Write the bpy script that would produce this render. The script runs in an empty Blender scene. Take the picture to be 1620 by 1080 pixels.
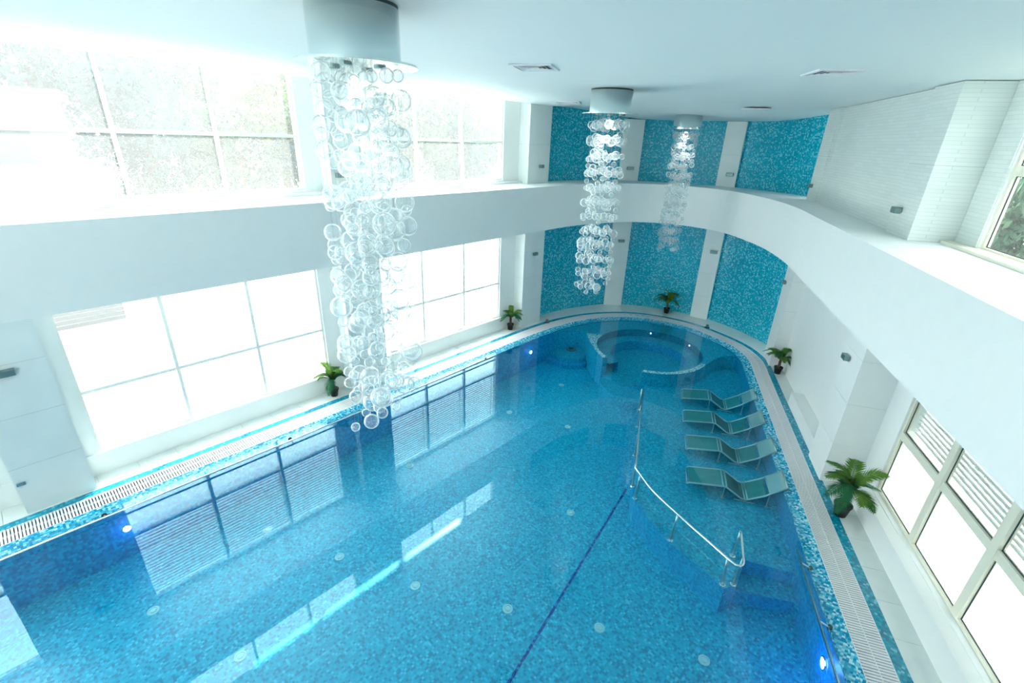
import bpy, bmesh, math, random
from mathutils import Vector, Matrix
from mathutils.geometry import tessellate_polygon

# ------------------------------------------------------------ camera, sky, sun, exposure
S = bpy.context.scene
COL = S.collection
S.view_settings.view_transform = 'Standard'
S.view_settings.look = 'None'
S.view_settings.gamma = 1.0
S.view_settings.use_curve_mapping = False
S.view_settings.exposure = 0.46
cam_d = bpy.data.cameras.new('camera')
cam_d.sensor_width = 36.0
cam_d.lens = 745.95 / 1620 * 36
cam_d.clip_start, cam_d.clip_end = 0.05, 300
cam = bpy.data.objects.new('camera', cam_d)
COL.objects.link(cam)
r_, u_, f_ = (0.733744, 0.678532, 0.034847), (-0.292405, 0.26907, 0.917661), (-0.613285, 0.683518, -0.395834)
cam.matrix_world = Matrix(((r_[0], u_[0], -f_[0], 0), (r_[1], u_[1], -f_[1], 0), (r_[2], u_[2], -f_[2], 6.4), (0, 0, 0, 1)))
S.camera = cam
W = bpy.data.worlds.new('sky')
S.world = W
W.use_nodes = True
bg = W.node_tree.nodes['Background']
bg.inputs[0].default_value = (0.94, 0.985, 1.0, 1)
bg.inputs[1].default_value = 7.2
sun_d = bpy.data.lights.new('sun', 'SUN')
sun_d.energy = 18.0
sun_d.angle = 0.009
sun_d.color = (1.0, 0.97, 0.90)
sun = bpy.data.objects.new('sun', sun_d)
COL.objects.link(sun)
sun.rotation_euler = Vector((0.64, -0.77, -1.088)).to_track_quat('-Z', 'Y').to_euler()
C = S.cycles
C.max_bounces = 10
C.diffuse_bounces = 5
C.glossy_bounces = 4
C.transmission_bounces = 6
C.transparent_max_bounces = 48
C.caustics_reflective = False
C.caustics_refractive = False
C.sample_clamp_indirect = 8.0
C.use_denoising = True
PI = math.pi
rnd = random.Random(7)

# right-wall frame: n points away from the pool, d runs along the wall
RN, RD = Vector((0.9024, 0.4309, 0)), Vector((-0.4309, 0.9024, 0))
LN, LD = Vector((-1, 0, 0)), Vector((0, 1, 0))
def rp(p, q, z=0.0):
    v = RN * p + RD * q
    return Vector((v.x, v.y, z))
def lp(p, q, z=0.0):
    return Vector((-p, q, z))
ZL, ZS, ZC = 5.05, 3.70, 7.43       # ledge top, ledge underside, ceiling

# window openings, used by the portals, the walls and the windows
LWIN = [(-6.35, -1.62), (0.25, 5.06), (6.58, 11.5)]
RWIN = [(4.85, 9.0)]
def portal(fr, p, q0, q1, z0, z1):
    l = bpy.data.lights.new('window_daylight', 'AREA')
    l.shape = 'RECTANGLE'
    l.size, l.size_y = abs(q1 - q0), z1 - z0
    l.cycles.is_portal = True
    o = bpy.data.objects.new('window_daylight', l)
    COL.objects.link(o)
    o.location = fr(p, (q0 + q1) / 2, (z0 + z1) / 2)
    inward = -(RN if fr is rp else LN)
    o.rotation_euler = inward.to_track_quat('-Z', 'Z').to_euler()
for q0, q1 in LWIN:
    portal(lp, 11.42, q0, q1, 0.45, 3.66); portal(lp, 11.30, q0, q1, 5.1, 7.88)
for q0, q1 in RWIN:
    portal(rp, 5.12, q0, q1, 0.45, 3.66); portal(rp, 5.0, q0, q1, 5.1, 7.42)

# ------------------------------------------------------------ materials
def mat(name):
    m = bpy.data.materials.new(name)
    m.use_nodes = True
    nt = m.node_tree
    for n in list(nt.nodes):
        nt.nodes.remove(n)
    out = nt.nodes.new('ShaderNodeOutputMaterial')
    def N(t, **k):
        n = nt.nodes.new('ShaderNode' + t)
        for a, v in k.items():
            setattr(n, a, v)
        return n
    return m, nt, out, N
def setin(nt, n, **k):
    for a, v in k.items():
        a = a.replace('_', ' ')
        if isinstance(v, bpy.types.NodeSocket):
            nt.links.new(v, n.inputs[a])
        else:
            n.inputs[a].default_value = v
def plain(name, col, rough=0.5, metal=0.0, noise=0.0, nscale=6.0, bump=0.0, spec=0.5):
    m, nt, out, N = mat(name)
    b = N('BsdfPrincipled')
    setin(nt, b, Base_Color=(*col, 1), Roughness=rough, Metallic=metal)
    b.inputs['Specular IOR Level'].default_value = spec
    g = N('NewGeometry')
    if noise:
        t = N('TexNoise'); setin(nt, t, Vector=g.outputs['Position'], Scale=nscale, Detail=4.0)
        r = N('ValToRGB')
        r.color_ramp.elements[0].position, r.color_ramp.elements[1].position = 0.3, 0.7
        r.color_ramp.elements[0].color = (*[c * (1 - noise) for c in col], 1)
        r.color_ramp.elements[1].color = (*[min(1, c * (1 + noise)) for c in col], 1)
        nt.links.new(t.outputs['Fac'], r.inputs['Fac'])
        nt.links.new(r.outputs['Color'], b.inputs['Base Color'])
    if bump:
        t2 = N('TexNoise'); setin(nt, t2, Vector=g.outputs['Position'], Scale=60.0, Detail=3.0)
        bp = N('Bump'); setin(nt, bp, Strength=bump, Distance=0.01, Height=t2.outputs['Fac'])
        nt.links.new(bp.outputs['Normal'], b.inputs['Normal'])
    nt.links.new(b.outputs[0], out.inputs[0])
    return m
def mosaic(name, cell, ramp, rough=0.25, big=0.0):
    """small square glass tiles: one random colour for each cell of space"""
    m, nt, out, N = mat(name)
    g = N('NewGeometry')
    a = N('VectorMath', operation='MULTIPLY_ADD')
    nt.links.new(g.outputs['Position'], a.inputs[0])
    a.inputs[1].default_value = (1 / cell,) * 3
    a.inputs[2].default_value = (100.37, 100.41, 100.43)
    f = N('VectorMath', operation='FLOOR')
    nt.links.new(a.outputs[0], f.inputs[0])
    w = N('TexWhiteNoise', noise_dimensions='3D')
    nt.links.new(f.outputs[0], w.inputs['Vector'])
    r = N('ValToRGB'); r.color_ramp.interpolation = 'CONSTANT'
    els = r.color_ramp.elements
    while len(els) < len(ramp):
        els.new(0.5)
    for e, (p, c) in zip(els, ramp):
        e.position = p; e.color = (*c, 1)
    src = w.outputs['Value']
    if big:
        t = N('TexNoise'); setin(nt, t, Vector=g.outputs['Position'], Scale=1.1, Detail=2.0)
        mm = N('Math', operation='MULTIPLY_ADD')
        nt.links.new(t.outputs['Fac'], mm.inputs[0]); mm.inputs[1].default_value = big
        nt.links.new(w.outputs['Value'], mm.inputs[2])
        m2 = N('Math', operation='SUBTRACT'); nt.links.new(mm.outputs[0], m2.inputs[0]); m2.inputs[1].default_value = big / 2
        src = m2.outputs[0]
    nt.links.new(src, r.inputs['Fac'])
    b = N('BsdfPrincipled'); setin(nt, b, Base_Color=r.outputs['Color'], Roughness=rough)
    nt.links.new(b.outputs[0], out.inputs[0])
    return m
M = {}
M['plaster'] = plain('white_plaster', (0.83, 0.865, 0.855), 0.6, noise=0.01)
M['ceiling'] = plain('ceiling_paint', (0.78, 0.86, 0.865), 0.65, noise=0.008, nscale=0.6)
M['stone'] = plain('pale_stone_panel', (0.76, 0.82, 0.81), 0.4, noise=0.025, nscale=2.0, bump=0.05)
M['deck'] = plain('pale_deck_tile', (0.70, 0.765, 0.75), 0.35, noise=0.03, nscale=4.0, bump=0.05)
M['joint'] = plain('tile_joint', (0.45, 0.52, 0.51), 0.8)
M['frame'] = plain('cream_window_frame', (0.80, 0.79, 0.66), 0.35)
M['frame_white'] = plain('white_window_frame', (0.86, 0.865, 0.82), 0.35)
M['gasket'] = plain('dark_gasket', (0.02, 0.05, 0.05), 0.5)
M['steel'] = plain('polished_steel', (0.80, 0.86, 0.86), 0.12, 1.0)
M['satin'] = plain('brushed_steel', (0.70, 0.78, 0.78), 0.3, 1.0)
M['chrome'] = plain('mirror_chrome', (0.72, 0.82, 0.82), 0.06, 1.0)
M['black'] = plain('black_plastic', (0.012, 0.016, 0.016), 0.45)
M['grate'] = plain('white_grating_plastic', (0.80, 0.82, 0.85), 0.45)
M['void'] = plain('dark_channel', (0.10, 0.16, 0.18), 0.8)
M['louvre'] = plain('louvre_blade_white', (0.82, 0.84, 0.84), 0.45)
M['vent_dark'] = plain('vent_cavity', (0.02, 0.07, 0.07), 0.8)
M['bark'] = plain('brown_trunk', (0.10, 0.06, 0.035), 0.85, noise=0.4, nscale=30)
M['pave'] = plain('pale_paving', (0.62, 0.63, 0.62), 0.8, noise=0.05)
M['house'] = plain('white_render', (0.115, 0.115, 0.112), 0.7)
M['house_dark'] = plain('house_glazing', (0.06, 0.07, 0.075), 0.3)
M['rail_dark'] = plain('grey_iron', (0.03, 0.04, 0.05), 0.5)
M['soil'] = plain('dark_soil', (0.02, 0.015, 0.01), 0.9)
M['wire'] = plain('fine_steel_wire', (0.55, 0.6, 0.6), 0.3, 1.0)
M['lounge_frame'] = plain('submerged_steel', (0.30, 0.52, 0.54), 0.3, 0.8)
M['lounge'] = plain('green_grey_mesh', (0.03, 0.27, 0.28), 0.35, 0.35, noise=0.1, nscale=5)
M['lounge_dark'] = plain('dark_green_mesh', (0.02, 0.13, 0.14), 0.4, 0.3)
M['lounge_pale'] = plain('pale_headrest_mesh', (0.32, 0.55, 0.56), 0.35, 0.4)
M['sconce'] = plain('grey_metal_lamp', (0.20, 0.30, 0.30), 0.35, 0.7)
M['socket'] = plain('blue_grey_plate', (0.10, 0.22, 0.30), 0.4)
D1, D2, D3, D4 = (0.0, 0.215, 0.40), (0.0, 0.31, 0.52), (0.0, 0.375, 0.58), (0.01, 0.46, 0.66)
M['mosaic_pool'] = mosaic('pool_floor_mosaic', 0.036, [(0, D1), (0.2, D2), (0.52, D3), (0.84, D4), (0.96, (0.05, 0.52, 0.72))], 0.35)
M['mosaic_side'] = mosaic('pool_side_mosaic', 0.042, [(0, (0.0, 0.19, 0.45)), (0.3, (0.0, 0.27, 0.56)), (0.75, (0.0, 0.38, 0.66))], 0.35)
M['mosaic_riser'] = mosaic('shaded_riser_mosaic', 0.036, [(0, (0.0, 0.24, 0.50)), (0.3, (0.0, 0.33, 0.60)), (0.75, (0.0, 0.42, 0.68))], 0.35)  # bluer than the pool floor: riser shading put into the mosaic colour
M['mosaic_line'] = mosaic('navy_mosaic', 0.042, [(0, (0.0, 0.03, 0.22)), (0.5, (0.0, 0.07, 0.34)), (0.8, (0.0, 0.2, 0.5))], 0.35)
M['mosaic_rim'] = mosaic('rim_mosaic', 0.036, [(0, (0.0, 0.24, 0.46)), (0.28, (0.02, 0.40, 0.62)), (0.55, (0.16, 0.58, 0.74)), (0.82, (0.48, 0.78, 0.85))], 0.2)
M['mosaic_bright'] = mosaic('bright_rim_mosaic', 0.036, [(0, (0.05, 0.42, 0.60)), (0.25, (0.35, 0.72, 0.80)), (0.6, (0.75, 0.90, 0.92))], 0.2)
M['mosaic_strip'] = mosaic('strip_mosaic', 0.036, [(0, (0.0, 0.19, 0.30)), (0.3, (0.0, 0.28, 0.42)), (0.65, (0.01, 0.37, 0.52)), (0.92, (0.12, 0.50, 0.62))], 0.25)
M['mosaic_wall'] = mosaic('wall_mosaic', 0.04, [(0, (0.0, 0.31, 0.45)), (0.22, (0.0, 0.39, 0.55)), (0.52, (0.015, 0.47, 0.63)), (0.78, (0.16, 0.62, 0.75))], 0.25, big=0.3)

def stone_strips():
    m, nt, out, N = mat('stacked_stone_strips')
    g = N('NewGeometry')
    sp = N('SeparateXYZ'); nt.links.new(g.outputs['Position'], sp.inputs[0])
    ad = N('Math', operation='SUBTRACT'); nt.links.new(sp.outputs['Y'], ad.inputs[0]); nt.links.new(sp.outputs['X'], ad.inputs[1])
    cb = N('CombineXYZ'); nt.links.new(ad.outputs[0], cb.inputs['X']); nt.links.new(sp.outputs['Z'], cb.inputs['Y'])
    br = N('TexBrick')
    setin(nt, br, Vector=cb.outputs[0], Scale=1.0, Color1=(0.75, 0.81, 0.79, 1), Color2=(0.70, 0.765, 0.745, 1), Mortar=(0.62, 0.69, 0.67, 1))
    br.inputs['Mortar Size'].default_value = 0.004
    br.inputs['Brick Width'].default_value = 0.45
    br.inputs['Row Height'].default_value = 0.06
    b = N('BsdfPrincipled'); setin(nt, b, Base_Color=br.outputs['Color'], Roughness=0.55)
    bp = N('Bump'); setin(nt, bp, Strength=0.25, Distance=0.01, Height=br.outputs['Fac']); bp.invert = True
    nt.links.new(bp.outputs[0], b.inputs['Normal'])
    nt.links.new(b.outputs[0], out.inputs[0])
    return m
M['strips'] = stone_strips()
def leaf_mat(name, c1, c2, trans=0.4):
    m, nt, out, N = mat(name)
    oi = N('NewGeometry')
    t = N('TexNoise'); setin(nt, t, Vector=oi.outputs['Position'], Scale=1.4, Detail=3.0)
    r = N('ValToRGB'); r.color_ramp.elements[0].color = (*c1, 1); r.color_ramp.elements[1].color = (*c2, 1)
    r.color_ramp.elements[0].position, r.color_ramp.elements[1].position = 0.35, 0.65
    nt.links.new(t.outputs['Fac'], r.inputs['Fac'])
    d = N('BsdfPrincipled'); setin(nt, d, Base_Color=r.outputs['Color'], Roughness=0.6); d.inputs['Specular IOR Level'].default_value = 0.15
    tr = N('BsdfTranslucent'); setin(nt, tr, Color=r.outputs['Color'])
    mx = N('MixShader'); mx.inputs[0].default_value = trans
    nt.links.new(d.outputs[0], mx.inputs[1]); nt.links.new(tr.outputs[0], mx.inputs[2])
    nt.links.new(mx.outputs[0], out.inputs[0])
    return m
M['frond'] = leaf_mat('palm_green', (0.035, 0.14, 0.03), (0.16, 0.30, 0.05), 0.3)
M['frond_blue'] = leaf_mat('palm_blue_green', (0.01, 0.10, 0.055), (0.04, 0.20, 0.08), 0.25)
M['leaf_a'] = leaf_mat('tree_leaf_grey_green', (0.038, 0.075, 0.055), (0.12, 0.175, 0.105))
M['leaf_b'] = leaf_mat('tree_leaf_yellow_green', (0.10, 0.15, 0.045), (0.22, 0.25, 0.09))
M['leaf_d'] = leaf_mat('evergreen_leaf', (0.04, 0.11, 0.07), (0.14, 0.24, 0.14), 0.25)
M['leaf_c'] = leaf_mat('tree_leaf_blue_green', (0.02, 0.06, 0.06), (0.075, 0.13, 0.115))
def schlick(nt, N, f0, p=5.0):
    lw = N('LayerWeight'); lw.inputs['Blend'].default_value = 0.5
    a = N('Math', operation='POWER'); nt.links.new(lw.outputs['Facing'], a.inputs[0]); a.inputs[1].default_value = p
    b = N('Math', operation='MULTIPLY_ADD'); nt.links.new(a.outputs[0], b.inputs[0]); b.inputs[1].default_value = 1 - f0; b.inputs[2].default_value = f0
    return b.outputs[0]
def glass_mat(name, haze, tint=(0.96, 0.985, 0.98), hz=(1, 1, 1)):
    m, nt, out, N = mat(name)
    tr = N('BsdfTransparent'); tr.inputs[0].default_value = (*tint, 1)
    tl = N('BsdfTranslucent'); tl.inputs[0].default_value = (*hz, 1)
    m1 = N('MixShader'); m1.inputs[0].default_value = haze
    nt.links.new(tr.outputs[0], m1.inputs[1]); nt.links.new(tl.outputs[0], m1.inputs[2])
    gl = N('BsdfGlossy'); gl.inputs['Roughness'].default_value = 0.02
    m2 = N('MixShader'); nt.links.new(schlick(nt, N, 0.03), m2.inputs[0])
    nt.links.new(m1.outputs[0], m2.inputs[1]); nt.links.new(gl.outputs[0], m2.inputs[2])
    nt.links.new(m2.outputs[0], out.inputs[0])
    return m
M['glass'] = glass_mat('clear_window_glass', 0.02)
M['glass_hazy'] = glass_mat('glare_veiled_dusty_glass', 0.055, (0.78, 0.81, 0.81))  # veiling glare mixed into the haze along with dirt; tint dims the outdoors
M['frost'] = glass_mat('frosted_glass', 0.34)
def bubble_mat():
    m, nt, out, N = mat('blown_glass_bubble')
    tr = N('BsdfTransparent'); tr.inputs[0].default_value = (0.985, 1, 1, 1)
    gl = N('BsdfGlossy'); gl.inputs['Roughness'].default_value = 0.04; gl.inputs['Color'].default_value = (1, 1, 1, 1)
    tl = N('BsdfTranslucent'); tl.inputs[0].default_value = (0.95, 0.98, 0.98, 1)
    df = N('BsdfDiffuse'); df.inputs[0].default_value = (0.95, 0.98, 0.98, 1)
    a = N('MixShader'); a.inputs[0].default_value = 0.4
    nt.links.new(tl.outputs[0], a.inputs[1]); nt.links.new(df.outputs[0], a.inputs[2])
    b = N('MixShader'); b.inputs[0].default_value = 0.35
    nt.links.new(a.outputs[0], b.inputs[1]); nt.links.new(gl.outputs[0], b.inputs[2])
    lw = N('LayerWeight'); lw.inputs['Blend'].default_value = 0.5
    r = N('ValToRGB')
    r.color_ramp.elements[0].position, r.color_ramp.elements[0].color = 0.25, (0.10, 0.10, 0.10, 1)
    r.color_ramp.elements[1].position, r.color_ramp.elements[1].color = 0.80, (0.92, 0.92, 0.92, 1)
    nt.links.new(lw.outputs['Facing'], r.inputs['Fac'])
    mx = N('MixShader'); nt.links.new(r.outputs['Color'], mx.inputs[0])
    nt.links.new(tr.outputs[0], mx.inputs[1]); nt.links.new(b.outputs[0], mx.inputs[2])
    nt.links.new(mx.outputs[0], out.inputs[0])
    return m
M['bubble'] = bubble_mat()
def water_mat():
    m, nt, out, N = mat('clear_pool_water')
    tr = N('BsdfTransparent'); tr.inputs[0].default_value = (0.80, 0.95, 0.985, 1)
    gl = N('BsdfGlossy'); gl.inputs['Roughness'].default_value = 0.0; gl.inputs['Color'].default_value = (0.58, 0.90, 1.0, 1)
    g = N('NewGeometry')
    t = N('TexNoise'); setin(nt, t, Vector=g.outputs['Position'], Scale=1.3, Detail=2.0)
    bp = N('Bump'); setin(nt, bp, Strength=0.02, Distance=0.05, Height=t.outputs['Fac'])
    nt.links.new(bp.outputs[0], gl.inputs['Normal'])
    m2 = N('MixShader'); nt.links.new(schlick(nt, N, 0.066, 4.5), m2.inputs[0])
    nt.links.new(tr.outputs[0], m2.inputs[1]); nt.links.new(gl.outputs[0], m2.inputs[2])
    nt.links.new(m2.outputs[0], out.inputs[0])
    return m
M['water'] = water_mat()
def emit(name, col, s):
    m, nt, out, N = mat(name)
    e = N('Emission'); e.inputs[0].default_value = (*col, 1); e.inputs[1].default_value = s
    nt.links.new(e.outputs[0], out.inputs[0])
    return m
M['lamp'] = emit('lit_pool_lamp', (0.75, 0.85, 1.0), 6.0)

# ------------------------------------------------------------ mesh helpers
def link(name, me, m, parent=None, loc=None):
    o = bpy.data.objects.new(name, me)
    COL.objects.link(o)
    if m is not None and not me.materials:
        me.materials.append(m)
    if parent is not None:
        o.parent = parent
    if loc is not None:
        o.location = loc
    return o
def obj(name, bm, m, parent=None, smooth=False, loc=None):
    bmesh.ops.recalc_face_normals(bm, faces=bm.faces[:])
    me = bpy.data.meshes.new(name)
    bm.to_mesh(me); bm.free()
    if smooth:
        me.polygons.foreach_set('use_smooth', [True] * len(me.polygons))
    return link(name, me, M[m] if m else None, parent, loc)
def tag(o, label=None, cat=None, group=None, kind=None):
    for k, v in (('label', label), ('category', cat), ('group', group), ('kind', kind)):
        if v:
            o[k] = v
    return o
def empty(name, loc, label=None, cat=None, group=None, kind=None, rz=0.0):
    o = bpy.data.objects.new(name, None)
    COL.objects.link(o)
    o.location = loc
    o.rotation_euler.z = rz
    o.empty_display_size = 0.1
    return tag(o, label, cat, group, kind)
def hexa(bm, pts):
    v = [bm.verts.new(p) for p in pts]
    for f in ((0, 1, 2, 3), (4, 5, 6, 7), (0, 1, 5, 4), (1, 2, 6, 5), (2, 3, 7, 6), (3, 0, 4, 7)):
        bm.faces.new([v[i] for i in f])
def box(bm, x0, x1, y0, y1, z0, z1, fr=None):
    """axis box, or one laid out in a wall frame fr(p, q, z)"""
    fr = fr or (lambda x, y, z: Vector((x, y, z)))
    hexa(bm, [fr(x0, y0, z0), fr(x1, y0, z0), fr(x1, y1, z0), fr(x0, y1, z0), fr(x0, y0, z1), fr(x1, y0, z1), fr(x1, y1, z1), fr(x0, y1, z1)])
def B(*a, fr=None):
    bm = bmesh.new(); box(bm, *a, fr=fr); return bm
def prism(bm, poly, z0, z1, top=True, bottom=True):
    a = [bm.verts.new((p[0], p[1], z0)) for p in poly]
    b = [bm.verts.new((p[0], p[1], z1)) for p in poly]
    n = len(poly)
    for i in range(n):
        bm.faces.new((a[i], a[(i + 1) % n], b[(i + 1) % n], b[i]))
    tris = tessellate_polygon([[Vector((p[0], p[1], 0)) for p in poly]])
    for t in tris:
        if top: bm.faces.new([b[i] for i in t])
        if bottom: bm.faces.new([a[i] for i in t])
def flat(poly, z):
    bm = bmesh.new()
    v = [bm.verts.new((p[0], p[1], z)) for p in poly]
    for t in tessellate_polygon([[Vector((p[0], p[1], 0)) for p in poly]]):
        bm.faces.new([v[i] for i in t])
    return bm
def ribbon(bm, A, Bp, za, zb):
    """strip between two polylines"""
    a = [bm.verts.new((p[0], p[1], za)) for p in A]
    b = [bm.verts.new((p[0], p[1], zb)) for p in Bp]
    for i in range(len(A) - 1):
        bm.faces.new((a[i], a[i + 1], b[i + 1], b[i]))
def tube(bm, pts, r, n=8, caps=True):
    pts = [Vector(p) for p in pts]
    rings = []
    up = Vector((0, 0, 1))
    for i, p in enumerate(pts):
        t = (pts[min(i + 1, len(pts) - 1)] - pts[max(i - 1, 0)]).normalized()
        a = t.cross(up)
        if a.length < 1e-3: a = t.cross(Vector((1, 0, 0)))
        a.normalize(); b = a.cross(t)
        rings.append([bm.verts.new(p + (a * math.cos(k * 2 * PI / n) + b * math.sin(k * 2 * PI / n)) * r) for k in range(n)])
    for i in range(len(rings) - 1):
        for k in range(n):
            bm.faces.new((rings[i][k], rings[i][(k + 1) % n], rings[i + 1][(k + 1) % n], rings[i + 1][k]))
    if caps:
        bm.faces.new(rings[0]); bm.faces.new(rings[-1])
def lathe(bm, prof, n=24, c=(0, 0)):
    rings = []
    for r, z in prof:
        if r < 1e-5:
            rings.append([bm.verts.new((c[0], c[1], z))])
        else:
            rings.append([bm.verts.new((c[0] + r * math.cos(k * 2 * PI / n), c[1] + r * math.sin(k * 2 * PI / n), z)) for k in range(n)])
    for a, b in zip(rings, rings[1:]):
        for k in range(n):
            if len(a) == 1 and len(b) == 1: continue
            if len(a) == 1: bm.faces.new((a[0], b[k], b[(k + 1) % n]))
            elif len(b) == 1: bm.faces.new((a[k], a[(k + 1) % n], b[0]))
            else: bm.faces.new((a[k], a[(k + 1) % n], b[(k + 1) % n], b[k]))
def resample(pts, step):
    pts = [Vector((p[0], p[1])) for p in pts]
    out, carry = [pts[0]], 0.0
    for a, b in zip(pts, pts[1:]):
        L = (b - a).length; s = step - carry
        while s <= L:
            out.append(a + (b - a) * (s / L)); s += step
        carry = L - (s - step)
    if (out[-1] - pts[-1]).length > step * 0.3: out.append(pts[-1])
    return out
def spline(P, n=8):
    P = [Vector((p[0], p[1])) for p in P]
    out = []
    for i in range(len(P) - 1):
        p0, p1, p2, p3 = P[max(i - 1, 0)], P[i], P[i + 1], P[min(i + 2, len(P) - 1)]
        m1, m2 = (p2 - p0) / 2, (p3 - p1) / 2
        L = (p2 - p1).length
        if m1.length > L: m1 *= L / m1.length
        if m2.length > L: m2 *= L / m2.length
        for k in range(n):
            t = k / n
            out.append(p1 * (2 * t**3 - 3 * t**2 + 1) + m1 * (t**3 - 2 * t**2 + t) + p2 * (-2 * t**3 + 3 * t**2) + m2 * (t**3 - t**2))
    out.append(P[-1])
    return out
def normals2(pts):
    """outward side: to the left when walking from near-left round the far end to near-right"""
    out = []
    for i in range(len(pts)):
        t = (pts[min(i + 1, len(pts) - 1)] - pts[max(i - 1, 0)]).normalized()
        out.append(Vector((-t.y, t.x)))
    return out
def off(pts, d):
    return [p + n * d for p, n in zip(pts, normals2(pts))]

# ------------------------------------------------------------ outlines
G_END = rp(3.51, -2.0)
G = [(-9.85, -5.2), (-9.85, 4), (-9.85, 11.6), (-9.82, 12.65), (-9.72, 13.66), (-9.41, 14.84), (-8.88, 15.8), (-8.16, 16.52), (-7.29, 16.9), (-6.31, 17.03), (-5.28, 16.81), (-4.37, 16.42), (-3.67, 15.75), rp(3.51, 14.75)[:2], rp(3.51, 13.6)[:2], rp(3.51, 6)[:2], G_END[:2]]
G = resample(spline(G, 10), 0.22)
RIM = off(G, -0.24)           # water side of the sloping rim
WAT = off(G, -0.13)
GO, TO = off(G, 0.43), off(G, 0.60)
F = [(-9.6, -6.9), (-9.6, 4), (-9.6, 12.0), (-9.6, 13.2), (-9.47, 14.2), (-9.1, 15.5), (-8.72, 16.2), (-8.1, 16.75), (-7.35, 17.05), (-6.3, 17.05), (-5.55, 16.75), (-4.6, 15.95), (-3.75, 15.0), rp(3.26, 13.6)[:2], rp(3.26, 12)[:2], rp(3.26, 5)[:2], rp(3.26, -2.9)[:2]]
F = resample(spline(F, 10), 0.25)
WB = [(-10.98, 13.1), (-10.9, 14.05), (-10.68, 15.32), (-10.1, 16.8), (-9.5, 17.5), (-8.35, 18.15), (-6.75, 18.52), (-6.0, 18.52), (-4.8, 18.17), (-3.75, 17.6), (-2.95, 17.0)]
WB = resample(spline(WB, 10), 0.2)
FOOT = [(-10.42, -7.0), (-10.42, 12.3), (-11.12, 12.35), (-11.12, 13.2), (-11.05, 15.5), (-10.3, 17.2), (-9.5, 17.95), (-8.35, 18.5), (-6.4, 18.85), (-4.7, 18.5), (-3.2, 17.6), rp(4.95, 16.5)[:2], rp(4.95, -2.9)[:2]]

# ------------------------------------------------------------ ceiling
def span(y):
    xs = []
    for a, b in zip(FOOT, FOOT[1:] + FOOT[:1]):
        if (a[1] - y) * (b[1] - y) <= 0 and a[1] != b[1]:
            xs.append(a[0] + (b[0] - a[0]) * (y - a[1]) / (b[1] - a[1]))
    return min(xs), max(xs)
def zceil(x, y):
    t = (4.6 - math.hypot(x + 7.2, y - 17.3)) / 2.6
    t = max(0.0, min(1.0, t))
    u = max(0.0, min(1.0, (-8.0 - x) / 2.4)) if y < 13.5 else 0.0
    return ZC - 0.23 * t * t * (3 - 2 * t) - 0.05 * u * u
bm = bmesh.new()
ys = [-6.99 + (18.84 + 6.99) * i / 70 for i in range(71)]
rows = []
for y in ys:
    a, b = span(y)
    rows.append([bm.verts.new((a + (b - a) * k / 40, y, zceil(a + (b - a) * k / 40, y))) for k in range(41)])
for r0, r1 in zip(rows, rows[1:]):
    for k in range(40):
        bm.faces.new((r0[k], r0[k + 1], r1[k + 1], r1[k]))
ceil = tag(obj('ceiling', bm, 'ceiling', smooth=True), 'smooth white ceiling over the whole pool hall', 'ceiling', kind='structure')
bm = bmesh.new()                      # raised cove above the upper left windows
box(bm, -11.14, -10.36, -7.0, 12.5, 7.9, 7.95); box(bm, -10.42, -10.38, -7.0, 12.3, 7.385, 7.9); box(bm, -11.14, -10.36, 12.28, 12.34, 7.385, 7.9); box(bm, -11.14, -10.36, -7.0, -6.9, 7.38, 7.9)
obj('window_cove', bm, 'ceiling', ceil)

# ------------------------------------------------------------ left wall, right wall
bm = bmesh.new()
for z0, z1 in ((-0.3, 0.46), (3.66, 5.12)):
    box(bm, 10.94 if z0 < 0 else 10.98, 11.24, -7.0, 13.2, z0, z1, fr=lp)
for q0, q1 in ((-7.0, -6.35), (-1.62, 0.25), (5.06, 6.58), (11.5, 13.2)):
    box(bm, 10.98, 11.24, q0, q1, 0.46, 3.66, fr=lp); box(bm, 10.98, 11.24, q0, q1, 5.12, 7.9, fr=lp)
tag(obj('wall_left', bm, 'plaster'), 'white window wall along the left side of the pool', 'wall', kind='structure')
bm = bmesh.new()
box(bm, 4.47, 5.0, -2.9, 9.6, -0.3, 0.46, fr=rp)
box(bm, 4.7, 5.0, -2.9, 9.6, 3.66, 5.07, fr=rp)
for q0, q1 in ((-2.9, 4.85), (9.0, 10.6)):
    box(bm, 4.72, 5.0, q0, q1, 0.46, 3.66, fr=rp); box(bm, 4.72, 4.87, q0, q1, 5.07, 7.42, fr=rp)
wr = tag(obj('wall_right', bm, 'plaster'), 'white window wall along the right side of the pool', 'wall', kind='structure')
bm = bmesh.new()
box(bm, 4.43, 5.0, 10.4, 15.6, -0.3, 5.0, fr=rp)
obj('recessed_panel', bm, 'plaster', wr)
bm = bmesh.new()
box(bm, 4.17, 5.0, 10.4, 15.6, 5.0, 7.42, fr=rp)
obj('stone_strip_panel', bm, 'strips', wr)
obj('plinth', B(4.12, 4.42, 10.5, 13.0, 0.0, 0.35, fr=rp), 'plaster', wr)
# window jambs: the wall strip beside the upper window is clad in the same strips
obj('jamb_cladding', B(4.70, 4.725, 9.02, 9.6, 5.07, 7.42, fr=rp), 'strips', wr)

# curved mosaic wall at the far end
bm = bmesh.new()
for (z0, z1) in ((-0.3, 7.42),):
    A, Bo = WB, off(WB, 0.25)
    ribbon(bm, A, A, z0, z1); ribbon(bm, Bo, Bo, z0, z1); ribbon(bm, A, Bo, z1, z1)
bmesh.ops.remove_doubles(bm, verts=bm.verts[:], dist=1e-4)
tag(obj('wall_back', bm, 'mosaic_wall'), 'curved far wall covered in turquoise mosaic', 'wall', kind='structure')

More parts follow.
